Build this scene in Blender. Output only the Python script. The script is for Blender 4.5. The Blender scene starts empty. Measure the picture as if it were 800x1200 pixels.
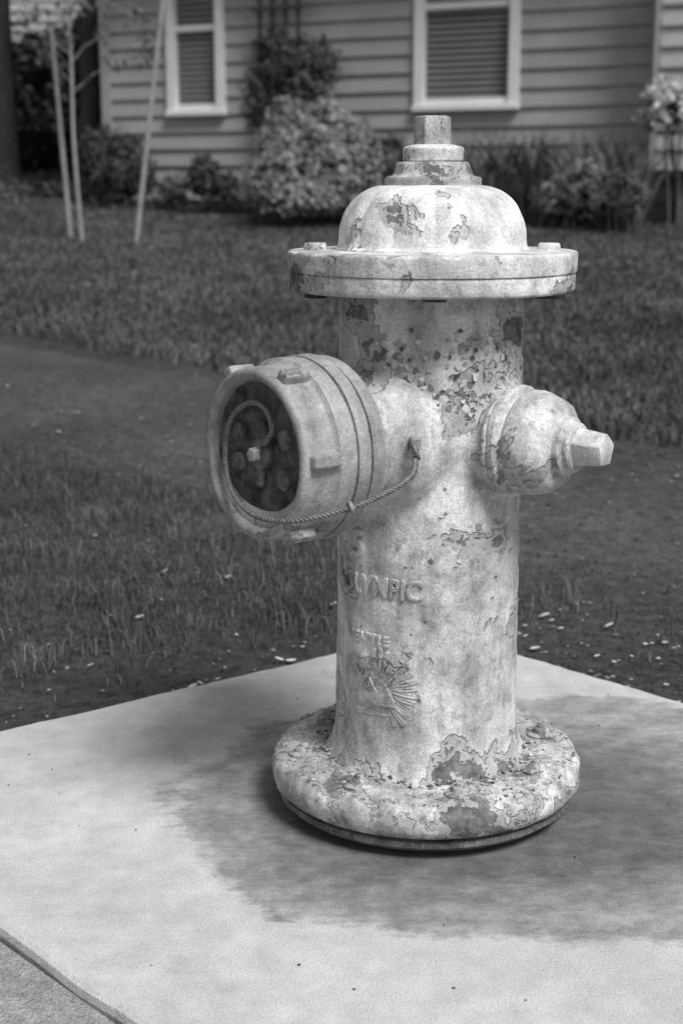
import bpy, bmesh, math, random
import numpy as np
from mathutils import Vector, Matrix, noise
random.seed(7); rng=np.random.default_rng(7)
S=bpy.context.scene
def link(o,parent=None):
    S.collection.objects.link(o)
    if parent: o.parent=parent
    return o
def empty(name,loc=(0,0,0)):
    o=bpy.data.objects.new(name,None); o.location=loc; o.empty_display_size=.1
    return link(o)
def mesh_obj(name,vs,fs,mat=None,parent=None,smooth=False,idx=None):
    m=bpy.data.meshes.new(name); m.from_pydata(vs,[],fs); 
    mats=mat if isinstance(mat,(list,tuple)) else [mat]
    for k in mats: m.materials.append(k)
    if smooth: m.polygons.foreach_set('use_smooth',[True]*len(m.polygons))
    if idx is not None: m.polygons.foreach_set('material_index',idx)
    m.update()
    return link(bpy.data.objects.new(name,m),parent)

# ---------------------------------------------------------------- materials
class NT:
    def __init__(s,name):
        s.m=bpy.data.materials.new(name); s.m.use_nodes=True
        s.n=s.m.node_tree.nodes; s.l=s.m.node_tree.links
        s.b=s.n['Principled BSDF']; s.tc=s.n.new('ShaderNodeTexCoord')
    def coord(s,scale=(1,1,1),rot=(0,0,0)):
        mp=s.n.new('ShaderNodeMapping'); mp.inputs['Scale'].default_value=scale; mp.inputs['Rotation'].default_value=rot
        s.l.new(s.tc.outputs['Object'],mp.inputs[0]); return mp.outputs[0]
    def noise(s,scale,detail=4,rough=.6,dist=0,co=None):
        t=s.n.new('ShaderNodeTexNoise'); t.inputs['Scale'].default_value=scale
        t.inputs['Detail'].default_value=detail; t.inputs['Roughness'].default_value=rough
        t.inputs['Distortion'].default_value=dist
        s.l.new(co if co is not None else s.tc.outputs['Object'],t.inputs['Vector']); return t.outputs['Fac']
    def ramp(s,x,a,b,va=0,vb=1):
        r=s.n.new('ShaderNodeMapRange'); r.inputs[1].default_value=a; r.inputs[2].default_value=b
        r.inputs[3].default_value=va; r.inputs[4].default_value=vb; r.clamp=True
        s.l.new(x,r.inputs[0]); return r.outputs[0]
    def math(s,op,a,b=0,c=None):
        r=s.n.new('ShaderNodeMath'); r.operation=op
        for i,v in enumerate((a,b,c)):
            if v is None: continue
            if isinstance(v,(int,float)): r.inputs[i].default_value=v
            else: s.l.new(v,r.inputs[i])
        return r.outputs[0]
    def mix(s,f,a,b):
        r=s.n.new('ShaderNodeMix'); r.data_type='FLOAT'
        for i,v in ((0,f),(2,a),(3,b)):
            if isinstance(v,(int,float)): r.inputs[i].default_value=v
            else: s.l.new(v,r.inputs[i])
        return r.outputs[0]
    def island(s):
        return s.n.new('ShaderNodeNewGeometry').outputs['Random Per Island']
    def pos(s,ax):
        x=s.n.new('ShaderNodeSeparateXYZ'); s.l.new(s.tc.outputs['Object'],x.inputs[0]); return x.outputs[ax]
    def out(s,val,rough=.8,bump=None,bstr=.5,bdist=.002,spec=.3):
        c=s.n.new('ShaderNodeCombineColor')
        for i in range(3):
            if isinstance(val,(int,float)): c.inputs[i].default_value=val
            else: s.l.new(val,c.inputs[i])
        s.l.new(c.outputs[0],s.b.inputs['Base Color'])
        if isinstance(rough,(int,float)): s.b.inputs['Roughness'].default_value=rough
        else: s.l.new(rough,s.b.inputs['Roughness'])
        s.b.inputs['Specular IOR Level'].default_value=spec
        if bump is not None:
            bn=s.n.new('ShaderNodeBump'); bn.inputs['Strength'].default_value=bstr; bn.inputs['Distance'].default_value=bdist
            s.l.new(bump,bn.inputs['Height']); s.l.new(bn.outputs[0],s.b.inputs['Normal'])
        return s.m
def simple(name,v,var=.15,scale=20,rough=.8,spec=.3,bd=.001,bump=True):
    t=NT(name); n=t.noise(scale,4)
    return t.out(t.ramp(n,.3,.7,v*(1-var),v*(1+var)),rough,n if bump else None,.5,bd,spec)
def leafmat(name,lo,hi,scale=4):
    t=NT(name); r=t.island(); n=t.noise(scale,2)
    v=t.ramp(t.math('ADD',t.math('MULTIPLY',r,.6),t.math('MULTIPLY',n,.7)),.3,1.0,lo,hi)
    return t.out(v,.55,spec=.35)

def paint(name,base=.56,peel=.0,dirt=1.0,zone=None,dark=.13,scale=10):
    """weathered paint: blotchy tone, vertical dirt, and flaked patches down to grey primer / rusty iron"""
    t=NT(name)
    big=t.noise(9,4,.62,.4); streak=t.noise(1,4,.65,.2,t.coord((30,30,5)))
    fine=t.noise(420,1,.7); med=t.noise(60,4,.72,.3); mot=t.noise(26,4,.7)
    v=t.ramp(big,.34,.62,base*.70,base*1.16)
    v=t.math('MULTIPLY',v,t.ramp(streak,.36,.58,1-.32*dirt,1.06))
    v=t.math('MULTIPLY',v,t.ramp(mot,.34,.56,1-.26*dirt,1.05))
    v=t.math('MULTIPLY',v,t.ramp(fine,.3,.7,.78,1.18))
    v=t.math('MULTIPLY',v,t.ramp(med,.32,.50,1-.40*dirt,1.0))
    pn=t.noise(scale,5,.60,.25)
    if zone=='barrel':
        z=t.pos('Z')
        zz=t.math('MULTIPLY',t.ramp(z,.40,.48),t.ramp(z,.575,.53))
        zb=t.ramp(z,.14,.06)
        off=t.math('ADD',t.math('MULTIPLY',zz,.060),t.math('MULTIPLY',zb,.085))
        off=t.math('ADD',off,peel)
    else: off=peel
    pn2=t.math('ADD',pn,off)
    c1=t.ramp(pn2,.590,.602)
    c2=t.ramp(t.math('ADD',pn2,t.math('MULTIPLY',t.math('SUBTRACT',med,.5),.26)),.655,.670)
    edge=t.math('MULTIPLY',t.ramp(pn2,.580,.590),t.ramp(pn2,.606,.596))
    old=t.ramp(med,.3,.7,base*.46,base*.84); under=t.ramp(med,.35,.65,dark*.4,dark*1.7)
    v=t.mix(c1,v,old); v=t.mix(t.math('MULTIPLY',edge,.45),v,dark*.6); v=t.mix(c2,v,under)
    h=t.math('ADD',t.math('MULTIPLY',med,.55),t.math('MULTIPLY',fine,.14))
    h=t.math('SUBTRACT',h,t.math('MULTIPLY',c1,.6)); h=t.math('SUBTRACT',h,t.math('MULTIPLY',c2,.7))
    return t.out(v,t.mix(c2,.5,.9),h,.95,.0024,.38)

M_barrel=paint('barrel_paint',.64,.0,1,'barrel')
M_letter=paint('lettering_paint',.58,-.0,1)
M_bonnet=paint('bonnet_paint',.75,.01,.65)
M_flange=paint('flange_paint',.66,.03,.9)
M_base=paint('base_paint',.60,.06,1.25,None,.14,15)
M_cap=paint('cap_paint',.38,-.03,.7,None,.10)
M_hose=paint('hose_cap_paint',.62,.035,1.1)
M_nut=paint('nut_paint',.56,.05,1,None,.13,25)
M_bolt=paint('bolt_paint',.42,.05,1.2,None,.13,25)
M_under=simple('dirty_iron',.07,.5,60,.8)
M_rim=paint('lower_rim_paint',.20,.04,1.2,None,.06,20)
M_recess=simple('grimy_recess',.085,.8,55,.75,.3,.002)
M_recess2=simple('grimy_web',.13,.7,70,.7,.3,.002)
M_cable=simple('steel_cable',.14,.5,200,.45,.6)

# ---------------------------------------------------------------- lathe
def lathe(name,prof,mat,parent,segs=96,M=None,rfun=None,disp=0,dsc=25,smooth=True,cap=True):
    vs=[];fs=[];n=len(prof)
    for i,(r,z) in enumerate(prof):
        for j in range(segs):
            a=2*math.pi*j/segs; rr=r
            if rfun: rr=rfun(r,z,a)
            p=Vector((rr*math.cos(a),rr*math.sin(a),z))
            if disp and r>1e-4:
                q=p*dsc; d=noise.noise(q)*disp+noise.noise(q*3.1)*disp*.4
                p+=Vector((math.cos(a),math.sin(a),.3))*d
            vs.append(p)
    for i in range(n-1):
        for j in range(segs):
            k=(j+1)%segs
            fs.append((i*segs+j,i*segs+k,(i+1)*segs+k,(i+1)*segs+j))
    if cap:
        fs.append(tuple(range(segs))[::-1]); fs.append(tuple((n-1)*segs+j for j in range(segs)))
    if M: vs=[M@v for v in vs]
    o=mesh_obj(name,[tuple(v) for v in vs],fs,mat,parent,smooth)
    bm=bmesh.new(); bm.from_mesh(o.data); bmesh.ops.recalc_face_normals(bm,faces=bm.faces); bm.to_mesh(o.data); bm.free()
    if smooth: sharp(o)
    return o
def sharp(o,ang=40):
    try: o.data.set_sharp_from_angle(angle=math.radians(ang))
    except Exception: pass
def dense(prof,step=.004):
    out=[prof[0]]
    for (r0,z0),(r1,z1) in zip(prof,prof[1:]):
        L=math.hypot(r1-r0,z1-z0); k=max(1,int(L/step))
        for i in range(1,k+1): out.append((r0+(r1-r0)*i/k,z0+(z1-z0)*i/k))
    return out
def axisM(d,origin):
    d=Vector(d).normalized(); up=Vector((0,0,1)); x=d.cross(up); x.normalize(); y=d.cross(x).normalized()
    return Matrix(((x.x,y.x,d.x,origin[0]),(x.y,y.y,d.y,origin[1]),(x.z,y.z,d.z,origin[2]),(0,0,0,1)))
def prism(name,n,r,h,M,mat,parent,taper=.92,bev=.0015,rot=0):
    bm=bmesh.new(); lo=[];hi=[]
    for j in range(n):
        a=2*math.pi*j/n+rot
        lo.append(bm.verts.new((r*math.cos(a),r*math.sin(a),0))); hi.append(bm.verts.new((r*taper*math.cos(a),r*taper*math.sin(a),h)))
    for j in range(n):
        k=(j+1)%n; bm.faces.new((lo[j],lo[k],hi[k],hi[j]))
    bm.faces.new(lo[::-1]); bm.faces.new(hi)
    bmesh.ops.bevel(bm,geom=bm.edges[:],offset=bev,segments=2,affect='EDGES',profile=.5)
    bm.transform(M); me=bpy.data.meshes.new(name); bm.to_mesh(me); bm.free(); me.materials.append(mat)
    me.polygons.foreach_set('use_smooth',[True]*len(me.polygons))
    o=link(bpy.data.objects.new(name,me),parent); sharp(o,35); return o
def box(name,sx,sy,sz,M,mat,parent,bev=.002,seg=2):
    bm=bmesh.new(); bmesh.ops.create_cube(bm,size=1); bm.transform(Matrix.Diagonal((sx,sy,sz,1)))
    if bev: bmesh.ops.bevel(bm,geom=bm.edges[:],offset=bev,segments=seg,affect='EDGES',profile=.5)
    bm.transform(M); me=bpy.data.meshes.new(name); bm.to_mesh(me); bm.free(); me.materials.append(mat)
    return link(bpy.data.objects.new(name,me),parent)
T=Matrix.Translation

# ================================================================ HYDRANT
H=empty('fire_hydrant',(.1,1.6,0))
ZN=.447
aP=Vector((-.78,-.626,0)).normalized(); aH=Vector((.8,-.6,0)).normalized()
prof=dense([(0,.03),(.125,.03),(.123,.060),(.117,.068),(.112,.078),(.108,.092),(.1065,.11),(.1055,.2),(.105,.3),(.104,.38),(.104,.45),(.1035,.52),(.1025,.58),(.1025,.612),(0,.612)],.02)
bar=lathe('barrel',prof,M_barrel,H,120,cap=False)
pr1=[(0,0),(.094,0.05),(.092,.085),(.085,.10),(.079,.112),(.076,.13),(.079,.142),(.079,.152),(0,.152)]
nk=lathe('neck',pr1,M_barrel,H,72,axisM(aP,(0,0,ZN)),cap=False)
pr2=[(0,0),(.066,0.05),(.064,.08),(.059,.093),(.056,.102),(.062,.104),(.0625,.110),(0,.111)]
nh=lathe('neck_hose',pr2,M_barrel,H,72,axisM(aH,(0,0,ZN)),cap=False)
nb=lathe('neck_back',pr2,M_barrel,H,72,axisM((-.6,.8,0),(0,0,ZN)),cap=False)
bm=bmesh.new()
for o in (bar,nk,nh,nb): bm.from_mesh(o.data)
for o in (nk,nh,nb): bpy.data.objects.remove(o)
bm.to_mesh(bar.data); bm.free()
md=bar.modifiers.new('r','REMESH'); md.mode='VOXEL'; md.voxel_size=.0032; md.use_smooth_shade=True
md=bar.modifiers.new('s','SMOOTH'); md.factor=.5; md.iterations=7
tx=bpy.data.textures.new('cast','CLOUDS'); tx.noise_scale=.03; tx.noise_depth=3
md=bar.modifiers.new('d','DISPLACE'); md.texture=tx; md.strength=.0035; md.mid_level=.5
md.texture_coords='OBJECT'
te=empty('cast_texture_space',(0,0,0)); te.parent=H; md.texture_coords_object=te

# base flange
prb=dense([(.100,.064),(.130,.066),(.160,.067),(.171,.066),(.178,.062),(.1825,.055),(.184,.045),(.183,.036),(.179,.029),(.172,.026),(.150,.026)],.003)
lathe('base_flange',prb,M_base,H,220,disp=.0026,dsc=38,cap=False)
prb=dense([(.150,.025),(.168,.0245),(.174,.022),(.175,.016),(.170,.011),(.150,.010)],.004)
lathe('lower_flange',prb,M_rim,H,160,disp=.001,dsc=40,cap=False)
lathe('standpipe_foot',[(.125,-.03),(.125,.04)],M_under,H,64)
for i in range(8):
    a=math.radians(12+i*45); r=.147
    m=T((r*math.cos(a),r*math.sin(a),.064))@Matrix.Rotation(random.uniform(-.15,.15),4,'X')
    lathe(f'base_washer_{i}',[(0,.0),(.017,0),(.018,.004),(.014,.006),(0,.006)],M_base,H,24,m,disp=.001,dsc=90,cap=False)
    prism(f'base_bolt_{i}',6,.0125,.010,m@T((0,0,.002)),M_base,H,.88,.002,random.random())
    prism(f'base_stud_{i}',10,.006,.006,m@T((0,0,.010)),M_base,H,.9,.001)
vs=[];fs=[]
for i in range(1000):
    a=random.uniform(0,2*math.pi); r=.108+.068*random.random()**1.7; s=random.uniform(.0008,.0034)*(1.3 if r<.13 else 1)
    c=Vector((r*math.cos(a),r*math.sin(a),.066+s*.2+(max(0,.122-r))*.5)); b=len(vs)
    for d in ((1,0,0),(0,1,0),(-1,0,0),(0,-1,0),(0,0,.6),(0,0,-.6)):
        vs.append(tuple(c+Vector(d)*s*random.uniform(.6,1.3)+Vector((random.uniform(-1,1),random.uniform(-1,1),0))*s*.3))
    for f in ((0,1,4),(1,2,4),(2,3,4),(3,0,4),(1,0,5),(2,1,5),(3,2,5),(0,3,5)): fs.append(tuple(b+k for k in f))
t=NT('crumbs'); M_crumb=t.out(t.ramp(t.island(),0,1,.06,.50),.8)
mesh_obj('paint_crumbs',vs,fs,M_crumb,H)

# bonnet flange (two plates, tight joint)
lathe('bonnet_flange_lower',dense([(.09,.606),(.155,.606),(.1572,.6072),(.158,.609),(.158,.6245),(.1574,.626),(.09,.626)],.004),M_flange,H,200,disp=.0005,dsc=30,cap=False)
lathe('bonnet_flange',dense([(.09,.6264),(.1582,.6264),(.1592,.6272),(.1595,.629),(.1598,.6455),(.159,.6478),(.157,.649),(.105,.650),(.09,.650)],.004),M_flange,H,200,disp=.0005,dsc=34,cap=False)
for i in range(4):
    a=math.radians(-2+i*90); r=.129
    m=T((r*math.cos(a),r*math.sin(a),.648))
    prism(f'bonnet_bolt_{i}',6,.0145,.009 if i!=3 else .004,m,M_flange,H,.93,.002,.4+i)
    m=T((r*math.cos(a),r*math.sin(a),.606))@Matrix.Rotation(math.pi,4,'X')
    prism(f'bonnet_nut_{i}',6,.0135,.010 if i!=3 else .004,m,M_under,H,.95,.001,.2+i)
def ribs(r,z,a):
    if r<.04 or r>.1045: return r
    k=.5+.5*math.cos(a*14+.4); w=min(1,(r-.04)/.03)*min(1,(.722-z)/.02)
    return r*(1-.040*w*(1-k**.35))
dome=[(.107,.647),(.107,.651),(.1045,.654),(.1035,.660)]
for i in range(1,19):
    t_=i/18*math.radians(84); dome.append((.048+.0555*math.cos(t_)**.85,.660+.059*math.sin(t_)))
dome+= [(.045,.7195)]
lathe('bonnet_dome',dense(dome,.0025),M_bonnet,H,280,rfun=ribs,disp=.0010,dsc=40,cap=False)
lathe('bonnet_cap_ring',dense([(.02,.716),(.051,.7165),(.0535,.719),(.0535,.7255),(.0525,.7275),(.046,.729),(.0435,.731),(.040,.742),(.038,.7435),(.02,.744)],.002),M_nut,H,120,disp=.0008,dsc=60,cap=False)
lathe('operating_nut_collar',dense([(.015,.7435),(.0315,.744),(.0330,.7455),(.0330,.7575),(.0315,.7595),(.022,.762),(.012,.762)],.002),M_bonnet,H,100,disp=.0008,dsc=60,cap=False)
prism('operating_nut',5,.0225,.031,T((0,0,.761)),M_nut,H,.95,.002,.45)

# pumper cap
MP=axisM(aP,(0,0,ZN))
capp=[(.05,.140),(.086,.141),(.0925,.144),(.0955,.148),(.0965,.152),(.0965,.1605),(.0955,.1625),(.0915,.1635),(.0915,.1660),(.0955,.167),(.0988,.1685),(.0988,.1805),(.0975,.1825),(.0940,.1830),(.0940,.1855),(.0972,.1862),(.0976,.188),(.0976,.2040),(.0968,.2062),(.0925,.2085),(.0908,.211),(.0902,.232),(.0905,.2400),(.0895,.2440),(.0870,.2465),(.0835,.2472),(.0800,.2460),(.0770,.2410),(.0750,.2355)]
lathe('pumper_cap',dense(capp,.003),M_cap,H,180,MP,disp=.0005,dsc=45,cap=False)
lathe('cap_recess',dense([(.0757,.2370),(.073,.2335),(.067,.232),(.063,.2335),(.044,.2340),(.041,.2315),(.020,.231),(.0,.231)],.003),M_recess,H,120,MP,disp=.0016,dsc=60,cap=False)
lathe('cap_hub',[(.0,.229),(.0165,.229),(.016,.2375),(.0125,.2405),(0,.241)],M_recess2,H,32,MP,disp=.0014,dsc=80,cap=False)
prism('cap_hub_nut',5,.0085,.010,MP@T((0,0,.239)),M_cap,H,.9,.0012)
m=MP@Matrix.Rotation(math.radians(84),4,'Z')@T((.0,0,.2335))
box('cap_web',.072,.012,.007,m,M_recess2,H,.003)
for i,a in enumerate((20,150,-25,205)):
    m=MP@Matrix.Rotation(math.radians(a),4,'Z')@T((.046,0,.232))
    lathe(f'cap_pad_{i}',[(0,0),(.0115,0),(.0105,.0045),(0,.005)],M_recess2,H,24,m,disp=.001,dsc=90,cap=False)
vs=[];fs=[];N=24
for i in range(N+1):
    a=math.radians(-150+120*i/N); w=.014*math.sin(math.pi*i/N)+.001
    for r,z in ((.0765,.2405),(.075-w,.2405),(.075-w,.232)):
        vs.append(tuple(MP@Vector((r*math.cos(a),r*-math.sin(a),z))))
for i in range(N):
    b=i*3; fs+=[(b,b+1,b+4,b+3),(b+1,b+2,b+5,b+4)]
mesh_obj('cap_lip',vs,fs,M_cap,H,True)
for i in range(6):
    a=math.radians(i*60+3)
    m=MP@Matrix.Rotation(a,4,'Z')@T((.0925,0,.224))
    box(f'cap_lug_{i}',.016,.015,.033,m,M_cap,H,.0035,3)

# hose caps
MH=axisM(aH,(0,0,ZN))
hp=[(.03,.108),(.0595,.109),(.061,.112),(.061,.118),(.059,.120),(.053,.1215),(.052,.124),(.0545,.126),(.0565,.129),(.0565,.140),(.055,.1485),(.052,.158),(.047,.166),(.040,.170),(.034,.1715),(.0315,.173),(.0315,.180),(.0295,.1815),(.0265,.183),(.0262,.188),(.024,.190),(0,.190)]
lathe('hose_cap',dense(hp,.0025),M_hose,H,140,MH,disp=.0014,dsc=55,cap=False)
prism('hose_cap_nut',5,.0225,.035,MH@T((0,0,.187)),M_bonnet,H,.82,.0018,.9)
MB=axisM((-.6,.8,0),(0,0,ZN))
lathe('hose_cap_rear',dense(hp,.003),M_hose,H,100,MB,disp=.0008,dsc=55,cap=False)
prism('hose_cap_rear_nut',5,.0225,.035,MB@T((0,0,.187)),M_bonnet,H,.82,.0018,.9)

# cast lettering and emblem wrapped on the barrel
def wrap(me_verts,phi0,z0,R=.1062):
    for v in me_verts:
        ph=phi0+v.co.x/R; rr=R+v.co.z+.0018*noise.noise(Vector((v.co.x*90,v.co.y*90,0))); v.co=Vector((rr*math.sin(ph),-rr*math.cos(ph),z0+v.co.y))
def text(s,size,phi,z,name,dep=.0008,sx=1):
    cu=bpy.data.curves.new(name,'FONT'); cu.body=s; cu.size=size; cu.extrude=dep; cu.align_x='CENTER'; cu.align_y='CENTER'
    cu.bevel_depth=.0011; cu.bevel_resolution=1; cu.offset=.0002; cu.resolution_u=3
    o=bpy.data.objects.new(name,cu); S.collection.objects.link(o)
    bpy.context.view_layer.update()
    me=bpy.data.meshes.new_from_object(o.evaluated_get(bpy.context.evaluated_depsgraph_get()))
    bpy.data.objects.remove(o)
    for v in me.vertices: v.co.x*=sx
    wrap(me.vertices,phi,z,.1057); me.materials.clear(); me.materials.append(M_letter)
    link(bpy.data.objects.new(name,me),H)
text('OLYMPIC',.031,math.radians(-36),.285,'cast_lettering',sx=.85)
text('5',.042,math.radians(-50),.330,'cast_number',dep=.0022)
text('SEATTLE',.016,math.radians(-42),.224,'cast_maker',sx=.9,dep=.0002)
bm=bmesh.new()
def slab(pts,h):
    lo=[bm.verts.new((x,y,-.004)) for x,y in pts]; hi=[bm.verts.new((x,y,h)) for x,y in pts]
    n=len(pts)
    for i in range(n): bm.faces.new((lo[i],lo[(i+1)%n],hi[(i+1)%n],hi[i]))
    bm.faces.new(hi); bm.faces.new(lo[::-1])
for i in range(15):
    a=math.radians(-62+i*11.5); d=(math.cos(a),math.sin(a)); nrm=(-d[1],d[0])
    r0,r1=.018,.046+.004*(i%2); w0,w1=.0009,.0026
    slab([(d[0]*r0-nrm[0]*w0-.006,d[1]*r0-nrm[1]*w0),(d[0]*r1-nrm[0]*w1-.006,d[1]*r1-nrm[1]*w1),(d[0]*r1+nrm[0]*w1-.006,d[1]*r1+nrm[1]*w1),(d[0]*r0+nrm[0]*w0-.006,d[1]*r0+nrm[1]*w0)],.0009)
slab([(-.034,-.018),(.014,-.018),(.014,-.010),(.002,.008),(-.008,-.004),(-.018,.012),(-.034,-.006)],.0022)
slab([(-.036,-.034),(.006,-.030),(.010,-.024),(-.036,-.026)],.0012)
slab([(-.034,.020),(-.012,.024),(-.012,.030),(-.034,.028)],.0012)
me=bpy.data.meshes.new('cast_emblem'); bmesh.ops.subdivide_edges(bm,edges=bm.edges[:],cuts=1); bm.to_mesh(me); bm.free()
wrap(me.vertices,math.radians(-30),.168,.1065); me.materials.append(M_letter); link(bpy.data.objects.new('cast_emblem',me),H)

# loose curling paint flakes around the nozzles
vs=[];fs=[]
for i in range(300):
    if random.random()<.8: ph=math.radians(random.gauss(-6,34)); z=random.gauss(.512,.024)
    else: ph=math.radians(random.uniform(-80,80)); z=random.uniform(.20,.58)
    if z>.595: continue
    R=.1042; s=random.uniform(.0010,.0040)
    c=Vector((R*math.sin(ph),-R*math.cos(ph),z)); n=Vector((math.sin(ph),-math.cos(ph),0)); t1=Vector((math.cos(ph),math.sin(ph),0)); t2=Vector((0,0,1))
    rot=random.uniform(0,6.28); u=t1*math.cos(rot)+t2*math.sin(rot); w=n.cross(u); lift=random.uniform(.1,.8)
    b=len(vs); j=lambda:random.uniform(.5,1.4)
    for p in (-u*s-w*s*j(), -u*s*.9+w*s*j(), u*s*j()*.3+w*s*j()+n*s*lift*.5, u*s*j()+w*s*.6*j()+n*s*lift*1.2, u*s*j()-w*s*.5*j()+n*s*lift):
        vs.append(tuple(c+p+n*.0006))
    fs.append(tuple(range(b,b+5)))
t=NT('flake_paint'); M_flake=t.out(t.ramp(t.island(),0,1,.08,.66),.7)
mesh_obj('paint_flakes',vs,fs,M_flake,H)

# cable
def cable(name,pts,r=.0019,parent=None,mat=None):
    P=[Vector(p) for p in pts]; Q=[]
    P=[P[0]*2-P[1]]+P+[P[-1]*2-P[-2]]
    for i in range(1,len(P)-2):
        for k in range(24):
            t=k/24; a,b,c,d=P[i-1:i+3]
            Q.append(.5*((2*b)+(c-a)*t+(2*a-5*b+4*c-d)*t*t+(-a+3*b-3*c+d)*t**3))
    Q.append(P[-2])
    for s in range(3):
        cu=bpy.data.curves.new(name,'CURVE'); cu.dimensions='3D'; cu.bevel_depth=r*.62; cu.bevel_resolution=2
        sp=cu.splines.new('POLY'); sp.points.add(len(Q)-1); L=0
        for i,q in enumerate(Q):
            tn=(Q[min(i+1,len(Q)-1)]-Q[max(i-1,0)]).normalized(); x=tn.cross(Vector((.1,.2,1))).normalized(); y=tn.cross(x)
            if i: L+=(q-Q[i-1]).length
            a=L/.0085*2*math.pi/1.6+s*2.094
            p=q+(x*math.cos(a)+y*math.sin(a))*r*.65; sp.points[i].co=(*p,1)
        cu.materials.append(mat); link(bpy.data.objects.new(f'{name}_{s}',cu),parent)
sd=Vector((.626,-.78,0)).normalized()
def fp(s,v,l): return aP*l+sd*s+Vector((0,0,ZN+v))
cab=[fp(.014,.012,.241),fp(.028,.030,.241),fp(.014,.050,.240),fp(-.014,.052,.240),fp(-.044,.032,.241),fp(-.056,-.002,.242),fp(-.044,-.036,.246),fp(-.006,-.054,.255),fp(.040,-.058,.262),fp(.082,-.054,.250),fp(.108,-.044,.21),fp(.120,-.032,.17),fp(.118,-.018,.13),fp(.094,-.004,.105)]
cable('cap_cable',cab,.0026,H,M_cable)
def ring(name,c,n,R,r,mat):
    bpy.ops.mesh.primitive_torus_add(major_radius=R,minor_radius=r,major_segments=28,minor_segments=8)
    o=bpy.context.object; o.name=name; o.data.name=name; o.rotation_euler=Vector(n).to_track_quat('Z','Y').to_euler(); o.location=c; o.parent=H; o.data.materials.append(mat)
    for p in o.data.polygons: p.use_smooth=True
ring('cable_eye',fp(.094,.002,.105),(1,0,.4),.009,.0025,M_cable)
ring('cable_ferrule',fp(.110,-.042,.205),fp(.120,-.032,.17)-fp(.108,-.044,.21),.0042,.0026,M_bolt)
box('cable_lug',.012,.012,.016,T(fp(.088,.008,.100)),M_cap,H,.003)

# ================================================================ GROUND
def zt(y):
    return -.03 + .052*max(0,min(y,22)-2.8)
def grid(name,xs,ys,mat,off=0):
    vs=[(x,y,zt(y)+off) for y in ys for x in xs]; nx=len(xs)
    fs=[(j*nx+i,j*nx+i+1,(j+1)*nx+i+1,(j+1)*nx+i) for j in range(len(ys)-1) for i in range(nx-1)]
    return mesh_obj(name,vs,fs,mat)
t=NT('soil_and_turf'); n1=t.noise(2.2,3); n2=t.noise(38,5,.75); n3=t.noise(330,1,.75)
v=t.math('MULTIPLY',t.ramp(n1,.3,.7,.045,.075),t.ramp(n2,.32,.68,.5,1.6)); v=t.math('MULTIPLY',v,t.ramp(n3,.3,.7,.55,1.6))
M_soil=t.out(v,.95,t.math('ADD',n2,t.math('MULTIPLY',n3,.4)),1,.012,.1)
grid('ground',[-150,-40,-12,-4,0,4,12,40,150],[-60,-10,0,2.8,6,10,14,18,22,40,80,200],M_soil)

U=Vector((.746,-.666,0)).normalized(); Nn=Vector((.666,.746,0)).normalized()
P0=Vector((.917,3.77,0))
t=NT('worn_asphalt'); n1=t.noise(1.8,3); n2=t.noise(30,5,.75); n3=t.noise(210,2,.8)
v=t.math('MULTIPLY',t.ramp(n1,.3,.7,.050,.088),t.ramp(n2,.32,.68,.55,1.45)); v=t.math('MULTIPLY',v,t.ramp(n3,.35,.72,.45,2.1))
M_path=t.out(v,.92,t.math('ADD',n3,n2),1,.006,.2)
vs=[];fs=[];W=1.22;nu=700
def edge_off(u,s): return noise.noise(Vector((u*2.0,s,0)))*.09+noise.noise(Vector((u*9,s,3)))*.045+noise.noise(Vector((u*31,s,3)))*.015
ws=[0,.3,.6,.9,W]; nw=len(ws)-1
for i in range(nu+1):
    for j,wv in enumerate(ws):
        u=-12+24*i/nu; e=edge_off(u,j) if j in (0,nw) else 0
        p=P0+U*u+Nn*(-wv+e)
        vs.append((p.x,p.y,zt(p.y)+(.006 if j not in (0,nw) else -.003)))
for i in range(nu):
    for j in range(nw):
        a=i*(nw+1)+j; fs.append((a,a+nw+1,a+nw+2,a+1))
o=mesh_obj('asphalt_path',vs,fs,M_path)
bm=bmesh.new(); bm.from_mesh(o.data)
for f in bm.faces:
    f.normal_update()
    if f.normal.z<0: f.normal_flip()
bm.to_mesh(o.data); bm.free()

# concrete pad
t=NT('pad_concrete')
n1=t.noise(2.6,4,.6,.3); n2=t.noise(24,5,.72); n3=t.noise(480,1,.75)
br2=t.noise(1,4,.75,.8,t.coord((26,110,20),(0,0,math.radians(-42))))
v=t.ramp(n1,.3,.7,.46,.60); v=t.math('MULTIPLY',v,t.ramp(n2,.28,.7,.80,1.12)); v=t.math('MULTIPLY',v,t.ramp(n3,.3,.7,.80,1.18))
X=t.pos('X'); Y=t.pos('Y')
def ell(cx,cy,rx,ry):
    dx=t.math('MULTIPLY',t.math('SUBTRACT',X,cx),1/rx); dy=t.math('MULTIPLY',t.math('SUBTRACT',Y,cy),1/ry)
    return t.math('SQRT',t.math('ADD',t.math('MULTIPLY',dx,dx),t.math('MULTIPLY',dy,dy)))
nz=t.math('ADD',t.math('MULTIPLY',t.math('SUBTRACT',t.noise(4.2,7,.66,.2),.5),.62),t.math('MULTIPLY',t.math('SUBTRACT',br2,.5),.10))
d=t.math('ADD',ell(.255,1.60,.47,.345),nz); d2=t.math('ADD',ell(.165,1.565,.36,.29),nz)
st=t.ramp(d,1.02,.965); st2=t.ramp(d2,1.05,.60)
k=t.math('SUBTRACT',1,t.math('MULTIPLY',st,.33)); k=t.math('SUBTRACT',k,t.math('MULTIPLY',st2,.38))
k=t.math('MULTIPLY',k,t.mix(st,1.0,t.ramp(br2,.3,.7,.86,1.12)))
k=t.math('MULTIPLY',k,t.mix(st,1.0,t.ramp(n2,.3,.7,.72,1.18)))
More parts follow.
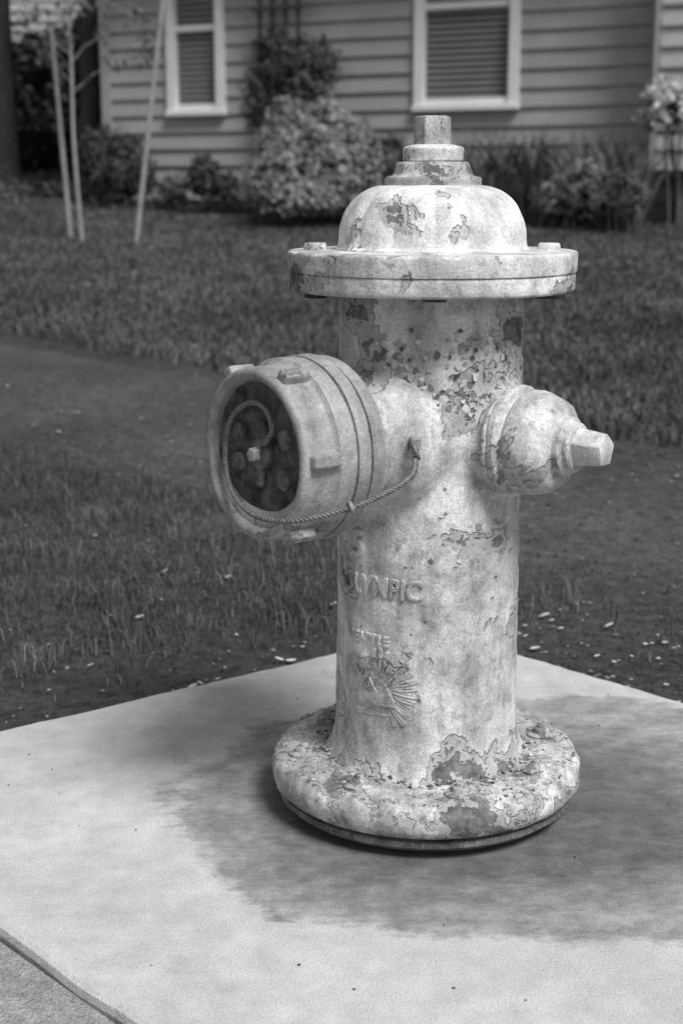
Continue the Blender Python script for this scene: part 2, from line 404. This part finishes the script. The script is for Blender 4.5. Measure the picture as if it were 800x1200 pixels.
v=t.math('MULTIPLY',v,k)
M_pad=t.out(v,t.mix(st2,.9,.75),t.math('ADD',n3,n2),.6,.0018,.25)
c0=Vector((.158,2.269,0)); c1=Vector((-.688,1.65,0)); c3=Vector((.884,1.51,0)); c2=c1+c3-c0
bm=bmesh.new(); top=[c0,c1,c2,c3]
ring_=[]
for i in range(4):
    p,q=top[i],top[(i+1)%4]; nn=Vector((q.y-p.y,p.x-q.x,0)).normalized()
    for k_ in range(60):
        t_=k_/60; w_=0 if k_==0 else noise.noise(Vector((i*7+t_*9,2,0)))*.005+noise.noise(Vector((i*7+t_*40,5,0)))*.0035
        ring_.append(p.lerp(q,t_)+nn*w_)
def ringv(z,ins):
    cen=(c0+c2)/2; return [bm.verts.new((p.x+(cen.x-p.x)*ins,p.y+(cen.y-p.y)*ins,z)) for p in ring_]
L0=ringv(-.12,0);L1=ringv(-.010,0);L2=ringv(-.003,.004);L3=ringv(0,.013); n_=len(ring_)
for A_,B_ in ((L0,L1),(L1,L2),(L2,L3)):
    for i in range(n_): bm.faces.new((A_[i],A_[(i+1)%n_],B_[(i+1)%n_],B_[i]))
bm.faces.new(L3); bmesh.ops.recalc_face_normals(bm,faces=bm.faces)
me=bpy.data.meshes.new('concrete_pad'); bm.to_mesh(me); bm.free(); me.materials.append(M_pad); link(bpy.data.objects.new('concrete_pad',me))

# kerb + street in front
t=NT('kerb_concrete'); n1=t.noise(6,3); n2=t.noise(60,5,.8); n3=t.noise(300,2,.8)
v=t.math('MULTIPLY',t.ramp(n1,.3,.7,.38,.50),t.ramp(n2,.32,.68,.6,1.25)); v=t.math('MULTIPLY',v,t.ramp(n3,.3,.7,.7,1.25))
M_kerb=t.out(v,.95,t.math('ADD',n2,n3),1,.006,.2)
kd=(c3-c0).normalized(); kn=Vector((kd.y,-kd.x,0))
if kn.dot(c1-c0)<0: kn=-kn
def strip(name,d0,d1,z0,z1,mat,L=40):
    bm=bmesh.new(); vv=[]
    for z in (z0,z1):
        for (s,d) in ((-L,d0),(L,d0),(L,d1),(-L,d1)):
            p=c1+kd*s+kn*d; vv.append(bm.verts.new((p.x,p.y,z)))
    for f in ((0,1,2,3),(4,5,6,7),(0,1,5,4),(1,2,6,5),(2,3,7,6),(3,0,4,7)): bm.faces.new([vv[i] for i in f])
    bmesh.ops.recalc_face_normals(bm,faces=bm.faces)
    bmesh.ops.bevel(bm,geom=bm.edges[:],offset=.008,segments=3,affect='EDGES')
    me=bpy.data.meshes.new(name); bm.to_mesh(me); bm.free(); me.materials.append(mat); return link(bpy.data.objects.new(name,me))
strip('kerb',.004,.30,-.30,-.003,M_kerb)
vs=[]
for (s,d) in ((-40,.29),(40,.29),(40,8),(-40,8)):
    p=c1+kd*s+kn*d; vs.append((p.x,p.y,-.024))
mesh_obj('street',vs,[(0,1,2,3)],M_path)

# ---------------------------------------------------------------- grass
padp=[(p.x,p.y) for p in top]
def pad_dist(x,y):
    r=np.full(len(x),-9.)
    for i in range(4):
        ax,ay=padp[i]; bx,by=padp[(i+1)%4]; L=math.hypot(bx-ax,by-ay)
        r=np.maximum(r,-((bx-ax)*(y-ay)-(by-ay)*(x-ax))/L)
    return r
def vn(x,y,s,o=0): return np.array([noise.noise(Vector((a*s,b*s,o))) for a,b in zip(x,y)])
def blades(name,x,y,h,w,mat,lean=.6,zoff=0):
    n=len(x); z=np.array([zt(b) for b in y])+zoff
    a=rng.uniform(0,2*np.pi,n); la=rng.uniform(0,2*np.pi,n); ln=rng.uniform(.1,1,n)*lean*h
    cx=np.cos(a)*w/2; sy=np.sin(a)*w/2; lx=np.cos(la)*ln; ly=np.sin(la)*ln
    V=np.empty((n,5,3))
    V[:,0]=np.stack([x-cx,y-sy,z-.004],1); V[:,1]=np.stack([x+cx,y+sy,z-.004],1)
    V[:,2]=np.stack([x+cx*.8+lx*.35,y+sy*.8+ly*.35,z+h*.6],1); V[:,3]=np.stack([x-cx*.8+lx*.35,y-sy*.8+ly*.35,z+h*.6],1)
    V[:,4]=np.stack([x+lx,y+ly,z+h*(1-.25*ln/np.maximum(h,1e-6))],1)
    b=np.arange(n)*5
    q=np.stack([b,b+1,b+2,b+3],1).tolist(); tr=np.stack([b+3,b+2,b+4],1).tolist()
    return mesh_obj(name,V.reshape(-1,3).tolist(),q+tr,mat)
t=NT('grass_blades'); r=t.island(); n=t.noise(1.3,3,.65); n2=t.noise(8,2)
v=t.math('MULTIPLY',t.ramp(r,0,1,.045,.15),t.ramp(n,.32,.68,.68,1.34)); v=t.math('MULTIPLY',v,t.ramp(n2,.3,.7,.72,1.28))
M_grass=t.out(v,.6,spec=.3)
def sdist(x,y): return (x-P0.x)*Nn.x+(y-P0.y)*Nn.y
N=420000; x=rng.uniform(-5.5,4.5,N); y=3.2+rng.random(N)**1.5*14.5
keep=np.abs(x)<.34*y+.6; x,y=x[keep],y[keep]; s=sdist(x,y)
e=vn(x,y,2.2)*.06+vn(x,y,11)*.03; keep=s>.0+e; x,y=x[keep],y[keep]; s=sdist(x,y)
h=(.014+.020*rng.random(len(x)))*(1+.9*np.clip(1-s/.35,0,1))*(1+.05*y); w=.0022+.0009*y
g1=(x,y,h,w)
N=340000; x=rng.uniform(-3.0,3.0,N); y=rng.uniform(.8,6.4,N); keep=(np.abs(x)<.36*y+.4); x,y=x[keep],y[keep]
s=sdist(x,y); kdst=(x-c1.x)*kn.x+(y-c1.y)*kn.y
pd=pad_dist(x,y); n=vn(x,y,3.5,5); n9=vn(x,y,12,7)
thr=.11+n*.16
dens=np.clip((pd-thr)/.15,0,1)*np.clip(.85+n9*.9,.2,1); dens=np.where(x>.3,dens*np.clip(.30+n*.9,0.10,1),dens)
onpath=(s>-W+.02+vn(x,y,2.2)*.12+n9*.08)
pathd=np.clip(.26+n*.6+n9*.4-np.clip((x+.3)*.3,-.14,.5),0,.6)*np.clip(1.25-(s+W)/.9,.15,1)
dens=np.where(onpath,pathd,dens*.95+.03)
keep=(s<.0)&(kdst<-.02)&(pd>.02)&(rng.random(len(x))<dens)
x,y,pd,onp=x[keep],y[keep],pd[keep],onpath[keep]
tuft=np.clip(.5+vn(x,y,7,2)*1.2,0,1)
h=(.012+.028*rng.random(len(x)))*(.5+1.0*tuft)*np.clip(.4+pd*2.2,0.4,1); h=np.where(onp,h*.45,h); w=np.full(len(x),.0026)
X_=np.concatenate([g1[0],x]);Y_=np.concatenate([g1[1],y]);Hh=np.concatenate([g1[2],h]);Ww=np.concatenate([g1[3],w])
blades('lawn_grass',X_,Y_,Hh,Ww,M_grass,1.1)
print('blades',len(X_))
vs=[];fs=[]
def petal(x,y,z,s):
    b=len(vs); a0=random.uniform(0,6.28); tilt=random.uniform(-.4,.4)
    for k in range(6):
        a=a0+k*math.pi/3; r=s*random.uniform(.6,1.1)
        vs.append((x+r*math.cos(a),y+r*math.sin(a)*.8,z+.003+abs(tilt)*s+tilt*r*math.cos(a)))
    fs.append(tuple(range(b,b+6)))
for i in range(5200):
    x=random.uniform(-1.6,1.8); y=random.uniform(1.6,4.8)
    s=sdist(x,y); pdv=float(pad_dist(np.array([x]),np.array([y]))[0])
    if pdv<.015 or s>0: continue
    p=math.exp(-max(pdv-.02,0)/.11)+.02 if x<.3 else .35*math.exp(-pdv/.5)+.08
    if s>-W: p=.08
    sz=random.uniform(.0018,.0065) if random.random()<.9 else random.uniform(.008,.011)
    if random.random()<p: petal(x,y,zt(y)+(.012 if s>-W-.03 else .004),sz)
mesh_obj('fallen_petals',vs,fs,simple('petal',.58,.35,90,.7,bump=False))
vs=[];fs=[]
for i in range(14000):
    x=random.uniform(-1.5,1.9); y=random.uniform(1.4,4.2)
    pdv=float(pad_dist(np.array([x]),np.array([y]))[0]); sdv=sdist(x,y)
    if pdv<.005 or sdv>0: continue
    if random.random()>(math.exp(-pdv/.16)+(.35 if x>.2 else .05)): continue
    s=random.uniform(.001,.0055); c=Vector((x,y,zt(y)+s*.3+(.006 if sdv>-W else 0))); b=len(vs)
    for d in ((1,0,0),(0,1,0),(-1,0,0),(0,-1,0),(0,0,.7),(0,0,-.6)):
        vs.append(tuple(c+Vector(d)*s*random.uniform(.5,1.4)))
    for f in ((0,1,4),(1,2,4),(2,3,4),(3,0,4),(1,0,5),(2,1,5),(3,2,5),(0,3,5)): fs.append(tuple(b+k for k in f))
# a few grains of grit on the slab
for i in range(160):
    x=random.uniform(-.6,.8); y=random.uniform(.95,2.15)
    if float(pad_dist(np.array([x]),np.array([y]))[0])>-.02 or math.hypot(x-.1,y-1.6)<.2: continue
    s=random.uniform(.0006,.0020); c=Vector((x,y,s*.4)); b=len(vs)
    for d in ((1,0,0),(0,1,0),(-1,0,0),(0,-1,0),(0,0,.7),(0,0,-.6)):
        vs.append(tuple(c+Vector(d)*s*random.uniform(.5,1.4)))
    for f in ((0,1,4),(1,2,4),(2,3,4),(3,0,4),(1,0,5),(2,1,5),(3,2,5),(0,3,5)): fs.append(tuple(b+k for k in f))
t=NT('debris'); M_deb=t.out(t.ramp(t.math('POWER',t.island(),3),0,1,.03,.30),.9)
mesh_obj('gravel_debris',vs,fs,M_deb)

# ================================================================ HOUSE
A=math.radians(25); wd=Vector((math.cos(A),-math.sin(A),0)); wn=Vector((-math.sin(A),-math.cos(A),0))
W0=Vector((1.06,12.5,0))
def WM(k,out,z):
    p=W0+wd*k+wn*out; return Matrix(((wd.x,-wn.x,0,p.x),(wd.y,-wn.y,0,p.y),(0,0,1,z),(0,0,0,1)))
def siding_mat(name,v0):
    t=NT(name); n=t.noise(3,3); n2=t.noise(1,4,.6,0,t.coord((3,3,90)))
    return t.out(t.math('MULTIPLY',t.ramp(n,.3,.7,v0*.9,v0*1.1),t.ramp(n2,.3,.7,.92,1.06)),.65,n2,.3,.001,.3)
M_side=siding_mat('siding_paint',.37); M_trim=simple('white_trim',.82,.05,10,.5); M_found=simple('foundation_concrete',.3,.2,8,.9)
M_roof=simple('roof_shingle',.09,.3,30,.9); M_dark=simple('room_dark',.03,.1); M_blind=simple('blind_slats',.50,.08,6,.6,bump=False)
t=NT('window_glass'); M_glass=t.out(.02,.06,spec=.5); M_glass.node_tree.nodes['Principled BSDF'].inputs['Alpha'].default_value=.16
HS=empty('house',(0,0,0))
def siding(name,k0,k1,out,z0,z1,holes=(),mat=M_side,exp=.152,WMf=WM,par=None):
    vs=[];fs=[]
    z=z0
    while z<z1-.01:
        zz=min(z+exp,z1); segs=[(k0,k1)]
        for (a,b,c,d) in holes:
            if zz>c+.001 and z<d-.001:
                ns=[]
                for (p,q) in segs:
                    if b<=p or a>=q: ns.append((p,q))
                    else:
                        if a>p: ns.append((p,a))
                        if b<q: ns.append((b,q))
                segs=ns
        for (p,q) in segs:
            b=len(vs)
            for (kk,oo,h) in ((p,0,z),(q,0,z),(q,.030,z),(p,.030,z),(q,.003,zz),(p,.003,zz)):
                vs.append(tuple(WMf(0,out,0)@Vector((kk,-oo,h))))
            fs+=[(b,b+1,b+2,b+3),(b+3,b+2,b+4,b+5)]
        z+=exp
    return mesh_obj(name,vs,fs,mat,par or HS)
KL=-3.57; KR=1.60; ZB=.62; ZTOP=3.35
win=[(0,.93,1.41,3.02),(-2.62,.60,1.42,2.86)]
holes=[(c-w/2+.02,c+w/2-.02,a+.02,b-.02) for c,w,a,b in win]
siding('wall_siding',KL,6.5,0,ZB,ZTOP,holes)
for wi,(c,w,a,b) in enumerate(win):
    fw=.085; zc=(a+b)/2
    box(f'window_{wi}_frame_left',fw,.09,b-a,WM(c-w/2+fw/2,.02,zc),M_trim,HS,.004)
    box(f'window_{wi}_frame_right',fw,.09,b-a,WM(c+w/2-fw/2,.02,zc),M_trim,HS,.004)
    box(f'window_{wi}_frame_top',w-2*fw-.002,.09,fw,WM(c,.02,b-fw/2),M_trim,HS,.004)
    box(f'window_{wi}_sill',w+.02,.11,.05,WM(c,.03,a-.026),M_trim,HS,.006)
    box(f'window_{wi}_frame_bottom',w-2*fw-.002,.06,.05,WM(c,.01,a+.026),M_trim,HS,.004)
    zm=a+.80 if wi==0 else a+.72
    box(f'window_{wi}_mid_rail',w-2*fw-.004,.05,.055,WM(c,.0,zm),M_trim,HS,.004)
    box(f'window_{wi}_glass',w-2*fw,.004,b-a-fw,WM(c,-.012,zc),M_glass,HS,0)
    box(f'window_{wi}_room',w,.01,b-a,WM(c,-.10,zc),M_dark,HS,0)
    vs=[];fs=[]; z=a+.06
    while z<b-.08:
        bq=len(vs); w2=w/2-fw
        for (kk,yy,h) in ((c-w2,.018,z),(c+w2,.018,z),(c+w2,.034,z+.030),(c-w2,.034,z+.030)):
            vs.append(tuple(WM(0,0,0)@Vector((kk,yy,h))))
        fs.append((bq,bq+1,bq+2,bq+3))
        z+=.052
    mesh_obj(f'window_{wi}_blinds',vs,fs,M_blind,HS)
box('foundation',10.2,.2,.9,WM(1.5,-.115,.17),M_found,HS,.005)
box('corner_board',.10,.10,ZTOP-ZB,WM(KL-.04,-.01,(ZB+ZTOP)/2),M_side,HS,.004)
def WML(k,out,z):
    p=W0+wd*(KL)-wd*out-wn*k; return Matrix(((-wn.x,wd.x,0,p.x),(-wn.y,wd.y,0,p.y),(0,0,1,z),(0,0,0,1)))
siding('side_wall_siding',.06,7,0.09,ZB,ZTOP,(),M_side,.152,WML)
vs=[tuple(WM(0,0,0)@Vector(p)) for p in ((KL-.5,-.45,ZTOP-.02),(6.6,-.45,ZTOP-.02),(6.6,3.6,ZTOP+1.9),(KL-.5,3.6,ZTOP+1.9),(KL-.5,7.6,ZTOP-.02),(6.6,7.6,ZTOP-.02))]
o=mesh_obj('roof',vs,[(0,1,2,3),(3,2,5,4)],M_roof,HS); m_=o.modifiers.new('s','SOLIDIFY'); m_.thickness=.12; m_.offset=1
box('soffit',10.1,.46,.02,WM(1.5,.235,ZTOP-.05),M_trim,HS,0)
box('gutter',10.2,.10,.10,WM(1.5,.52,ZTOP-.04),M_trim,HS,.01)
box('downspout',.075,.06,2.75,WM(KR,.07,ZB+1.30),M_side,HS,.01)
siding('bay_siding',KR+.12,5,.42,.86,ZTOP-.1,())
box('bay_corner',.08,.44,2.4,WM(KR+.11,.215,2.06),M_side,HS,.003)
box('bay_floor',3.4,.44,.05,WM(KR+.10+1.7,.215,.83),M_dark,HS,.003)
box('bay_foundation',3.0,.2,.5,WM(KR+.3+1.5,.2,.55),M_found,HS,.01)

NB=empty('neighbor_house',(0,0,0))
M_side2=siding_mat('neighbor_siding',.42)
def WMn(k,out,z):
    A2=math.radians(8); d=Vector((math.cos(A2),-math.sin(A2),0)); n=Vector((-math.sin(A2),-math.cos(A2),0)); p=Vector((-8,25,0))+d*k+n*out
    return Matrix(((d.x,-n.x,0,p.x),(d.y,-n.y,0,p.y),(0,0,1,z),(0,0,0,1)))
siding('neighbor_wall',-6,7,0,1,6.2,(),M_side2,.16,WMn,NB)
vs=[tuple(WMn(0,0,0)@Vector(p)) for p in ((-6.5,-.5,6.2),(7.5,-.5,6.2),(7.5,4,8.5),(-6.5,4,8.5),(-6.5,8.5,6.2),(7.5,8.5,6.2))]
mesh_obj('neighbor_roof',vs,[(0,1,2,3),(3,2,5,4)],M_roof,NB)
box('neighbor_end_wall',.1,8,5.2,WMn(7,-4.05,3.6),M_side2,NB,0)

# ================================================================ PLANTS
def leaves(V,F,I,c,rad,n,leaf,seed=0,shell=.55,lump=.3,mi=0,asp=.55,up=.2,full=False):
    c=Vector(c)
    for i in range(n):
        d=Vector((random.gauss(0,1),random.gauss(0,1),random.gauss(0,1))).normalized()
        if d.z<-.75 and not full: d.z*=-1
        k=1+lump*noise.noise(d*2.2+Vector((seed,0,0)))*1.6+lump*.8*noise.noise(d*6+Vector((seed,9,0)))
        r=(shell+(1-shell)*random.random()**.6)*k
        p=c+Vector((d.x*rad[0],d.y*rad[1],d.z*rad[2]))*r
        nrm=(d+Vector((random.gauss(0,.5),random.gauss(0,.5),random.gauss(up,.5)))).normalized()
        u=nrm.cross(Vector((random.random(),random.random(),random.random()))).normalized(); w=nrm.cross(u)
        s=leaf*random.uniform(.6,1.3); b=len(V)
        V+= [tuple(p-u*s),tuple(p+w*s*asp),tuple(p+u*s),tuple(p-w*s*asp)]
        F.append((b,b+1,b+2,b+3)); I.append(mi)
def core(V,F,I,c,rad,mi=1,seed=0):
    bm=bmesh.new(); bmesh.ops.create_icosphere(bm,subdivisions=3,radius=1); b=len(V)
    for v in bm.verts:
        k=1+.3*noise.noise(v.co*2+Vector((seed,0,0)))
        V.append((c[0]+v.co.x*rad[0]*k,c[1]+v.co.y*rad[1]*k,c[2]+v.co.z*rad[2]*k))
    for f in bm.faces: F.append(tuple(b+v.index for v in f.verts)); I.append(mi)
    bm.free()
M_core=simple('dark_core',.012,.4,20,1,.05,bump=False)  # near-black filler blobs block see-through; the foliage's inner shade is in their colour
M_lf_dark=leafmat('dark_leaves',.02,.085); M_lf_mid=leafmat('mid_leaves',.04,.16); M_lf_light=leafmat('pale_leaves',.06,.38,7)
M_bark=simple('bark',.09,.4,25,.95,.1,.01); M_wood=simple('stake_wood',.27,.2,15,.85); M_blos=leafmat('blossom',.25,.75,8)
def px(x,y,Yd):
    th=math.radians(12.8); f=1667; ang=th+math.atan((y-600)/f); z=.715-Yd*math.tan(ang); dep=Yd*math.cos(th)+(.715-z)*math.sin(th)
    return ((x-400)/f*dep,Yd,z)
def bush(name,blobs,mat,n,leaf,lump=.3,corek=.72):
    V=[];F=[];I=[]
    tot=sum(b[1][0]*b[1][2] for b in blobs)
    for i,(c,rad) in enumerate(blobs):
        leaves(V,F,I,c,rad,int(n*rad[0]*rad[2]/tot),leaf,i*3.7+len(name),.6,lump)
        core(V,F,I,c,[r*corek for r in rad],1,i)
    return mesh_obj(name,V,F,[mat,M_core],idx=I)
def B(x,y,Yd,rx,rz,ry=None):
    k=Yd/1667; return (px(x,y,Yd),(rx*k,(ry or rx)*k,rz*k))
bush('rounded_shrub',[B(372,200,11.7,72,56),B(330,215,11.3,44,40),B(400,212,11.4,48,44),B(370,158,11.9,58,36),B(360,232,11.3,60,22)],M_lf_light,24000,.019,.34)
bush('dark_shrub',[B(440,212,11.8,32,42),B(455,190,12.0,24,30)],M_lf_dark,5000,.02)
bush('small_shrub',[B(238,210,12.6,20,26)],M_lf_dark,2400,.017,.25)
bush('small_shrub',[B(266,222,12.5,14,17)],M_lf_dark,1300,.017,.25)
bush('small_shrub',[B(203,222,12.9,17,15)],M_lf_mid,1300,.017,.3)
bush('dark_shrub',[B(148,200,13.4,34,42),B(120,190,14,30,40)],M_lf_dark,6000,.022)
bush('flowering_shrub',[B(692,226,11.0,54,34),B(665,232,11.1,36,28),B(725,232,10.9,32,28)],M_lf_light,10000,.017,.35)
bush('blossom_shrub',[B(792,132,10.2,36,30),B(778,112,10.3,22,18)],M_blos,5000,.02,.35)
def limb(V,F,p0,p1,r0,r1,n=8,seg=6,bend=.0):
    p0=Vector(p0);p1=Vector(p1); ax=(p1-p0).normalized(); x=ax.orthogonal().normalized(); y=ax.cross(x); b=len(V)
    for i in range(seg+1):
        t=i/seg; c=p0.lerp(p1,t)+Vector((noise.noise(p0+Vector((t*2,0,0))),noise.noise(p0+Vector((0,t*2,5))),0))*bend*math.sin(math.pi*t); r=r0+(r1-r0)*t
        for j in range(n):
            a=2*math.pi*j/n; V.append(tuple(c+(x*math.cos(a)+y*math.sin(a))*r*(1+.12*noise.noise(Vector((t*9,j,r0*50))))))
    for i in range(seg):
        for j in range(n):
            k=(j+1)%n; F.append((b+i*n+j,b+i*n+k,b+(i+1)*n+k,b+(i+1)*n+j))
p=px(792,130,10.2); V=[];F=[]
for q in range(4): limb(V,F,(p[0]+.05*q,p[1]+.03*q,zt(10.2)-.05),(p[0]+random.uniform(-.1,.15),p[1],p[2]),.012,.007,bend=.1)
mesh_obj('stems',V,F,M_bark,bpy.data.objects['blossom_shrub'])
TR=empty('trellis',(0,0,0)); M_tr=simple('trellis_wood',.05,.2,20,.8)
kt=-1.70
for i,kk in enumerate((kt-.19,kt-.065,kt+.065,kt+.19)): box(f'post_{i}',.035,.03,2.7,WM(kk,.16,1.85),M_tr,TR,.003)
for i in range(9): box(f'slat_{i}',.50,.02,.035,WM(kt,.187,.9+i*.27),M_tr,TR,.003)
bush('climbing_vine',[B(350,110,12.2,38,44,20),B(322,90,12.4,26,46,14),B(305,125,12.3,18,30,14),B(374,80,12.3,20,30,12)],M_lf_dark,9000,.02,.6,.4)
x=[];y=[];hh=[];ww=[]
for cx in np.linspace(548,745,26):
    for k in range(34):
        Yd=11.9-(cx-548)/200*1.0+random.uniform(-.25,.3); q=px(cx+random.gauss(0,7),240,Yd); x.append(q[0]);y.append(Yd); hh.append(random.uniform(.45,.88)); ww.append(random.uniform(.016,.030))
blades('iris_clump',np.array(x),np.array(y),np.array(hh),np.array(ww),M_lf_mid,.75)
V=[];F=[];I=[]
for i in range(60):
    xx=random.uniform(-10,110); Yd=random.uniform(14.5,17.5); q=px(xx,200,Yd); leaves(V,F,I,(q[0],Yd,zt(Yd)+.06),(.3,.3,.14),160,.028,i)
mesh_obj('ground_cover',V,F,[M_lf_mid],idx=I)
V=[];F=[];I=[]
for i in range(46):
    kk=-3.4+i*.11; p=W0+wd*kk+wn*(.45+.2*random.random()); leaves(V,F,I,(p.x,p.y,zt(p.y)+.05),(.13,.13,.09*random.uniform(.6,1.3)),110,.018,i)
mesh_obj('bed_plants',V,F,[M_lf_dark],idx=I)
V=[];F=[];I=[]
for i in range(9):
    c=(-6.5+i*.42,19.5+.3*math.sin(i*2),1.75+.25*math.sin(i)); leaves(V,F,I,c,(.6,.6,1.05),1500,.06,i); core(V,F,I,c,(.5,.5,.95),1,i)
mesh_obj('hedge',V,F,[M_lf_dark,M_core],idx=I)
def tree(name,base,r,hgt,crown,n,leaf,mat,seed=0,lean=(0,0)):
    V=[];F=[]; bx,by,bz=base; top=Vector((bx+lean[0],by+lean[1],bz+hgt))
    limb(V,F,(bx,by,bz-.1),(bx,by,bz+.4),r*1.4,r,14,3); limb(V,F,(bx,by,bz+.38),top,r,r*.6,14,12,.1)
    ends=[]
    for i in range(11):
        a=i*2.4+seed; t=.62+.04*i; p=Vector((bx,by,bz)).lerp(top,min(t,1)); L=crown*(.6+.4*random.random())
        q=p+Vector((math.cos(a)*L,math.sin(a)*L,L*.6)); limb(V,F,p,q,r*.32,r*.07,7,6,.25); ends.append(q)
        for j in range(3):
            b2=p.lerp(q,.5+.15*j); q2=b2+Vector((random.uniform(-1,1),random.uniform(-1,1),random.uniform(0,.8)))*L*.4; limb(V,F,b2,q2,r*.1,r*.03,5,4,.1); ends.append(q2)
    nf=len(F); I=[0]*nf
    for i,q in enumerate(ends): leaves(V,F,I,q,(crown*.33,crown*.33,crown*.25),n//len(ends),leaf,i,.2,.5,1,full=True)
    return mesh_obj(name,V,F,[M_bark,mat],idx=I)
tree('street_tree',(-3.62,15.8,zt(15.8)),.15,4.6,1.9,14000,.06,M_lf_dark,1)
tree('street_tree',(-2.72,15.7,zt(15.7)),.10,3.8,1.5,12000,.055,M_lf_dark,2,(.10,0))
bush('corner_shrub',[B(122,110,16.6,18,70),B(108,60,16.6,18,50),B(128,150,16.2,20,40)],M_lf_dark,6000,.03,.5,.5)
# sapling with stakes
SP=empty('sapling',(0,0,0))
V=[];F=[];b=px(97,281,10.0); tp=px(74,-40,10.2); limb(V,F,(b[0],b[1],zt(10)-.05),tp,.014,.010,8,14,.06)
I=[0]*len(F)
br=[]
for i in range(16):
    t_=.55+i*.035; p=Vector((b[0],b[1],zt(10))).lerp(Vector(tp),t_) ; L=.22+.12*random.random(); q=p+Vector((math.cos(i*2.3)*L,math.sin(i*2.3)*L,.22)); limb(V,F,p,q,.005,.002,5,4,.05); br.append(q)
q=Vector(px(160,20,10.1)); limb(V,F,Vector(tp).lerp(Vector(b),.05),q,.005,.002,5,5,.05); br.append(q); br.append(Vector(px(178,45,10.1))); br.append(Vector(px(165,70,10.1)))
for i in range(len(F)-len(I)): I.append(0)
for i,q in enumerate(br): leaves(V,F,I,q,(.14,.14,.12),40,.022,i,.1,.4,1,full=True)
mesh_obj('trunk_and_leaves',V,F,[M_wood,M_lf_mid],SP,idx=I)
for i,(x0,y0,x1,y1,Yd,Y2) in enumerate(((84,281,60,30,10.3,10.4),(157,281,194,-30,9.95,10.1))):
    p=px(x0,y0,Yd); q=px(x1,y1,Y2); V=[];F=[]; limb(V,F,(p[0],p[1],zt(Yd)-.1),q,.017,.015,10,6); mesh_obj(f'stake_{i}',V,F,M_wood,SP)

# ================================================================ LIGHT / WORLD / CAMERA
w=bpy.data.worlds.new('World'); S.world=w; w.use_nodes=True; nt=w.node_tree; bg=nt.nodes['Background']
sky=nt.nodes.new('ShaderNodeTexSky'); sky.sky_type='NISHITA'; sky.sun_disc=False
EL,ROT=math.radians(54),math.radians(143)
sky.sun_elevation=EL; sky.sun_rotation=ROT
bw=nt.nodes.new('ShaderNodeRGBToBW'); nt.links.new(sky.outputs[0],bw.inputs[0]); nt.links.new(bw.outputs[0],bg.inputs[0]); bg.inputs[1].default_value=.12
L=bpy.data.lights.new('sun','SUN'); L.energy=3.7; L.angle=math.radians(22); L.color=(1,1,1)
lo=bpy.data.objects.new('sun',L); link(lo)
sdn=Vector((math.sin(ROT)*math.cos(EL),math.cos(ROT)*math.cos(EL),math.sin(EL)))
lo.rotation_euler=sdn.to_track_quat('Z','Y').to_euler(); lo.location=(3,-3,8)
cam=bpy.data.cameras.new('camera'); co=bpy.data.objects.new('camera',cam); link(co)
co.location=(0,0,.715); co.rotation_euler=(math.radians(90-12.8),0,0)
cam.sensor_fit='VERTICAL'; cam.sensor_height=36; cam.sensor_width=24; cam.lens=50; cam.clip_end=500; cam.clip_start=.05
cam.dof.use_dof=True; cam.dof.focus_distance=1.55; cam.dof.aperture_fstop=6.5
S.camera=co
S.view_settings.view_transform='Standard'; S.view_settings.look='None'; S.view_settings.exposure=0
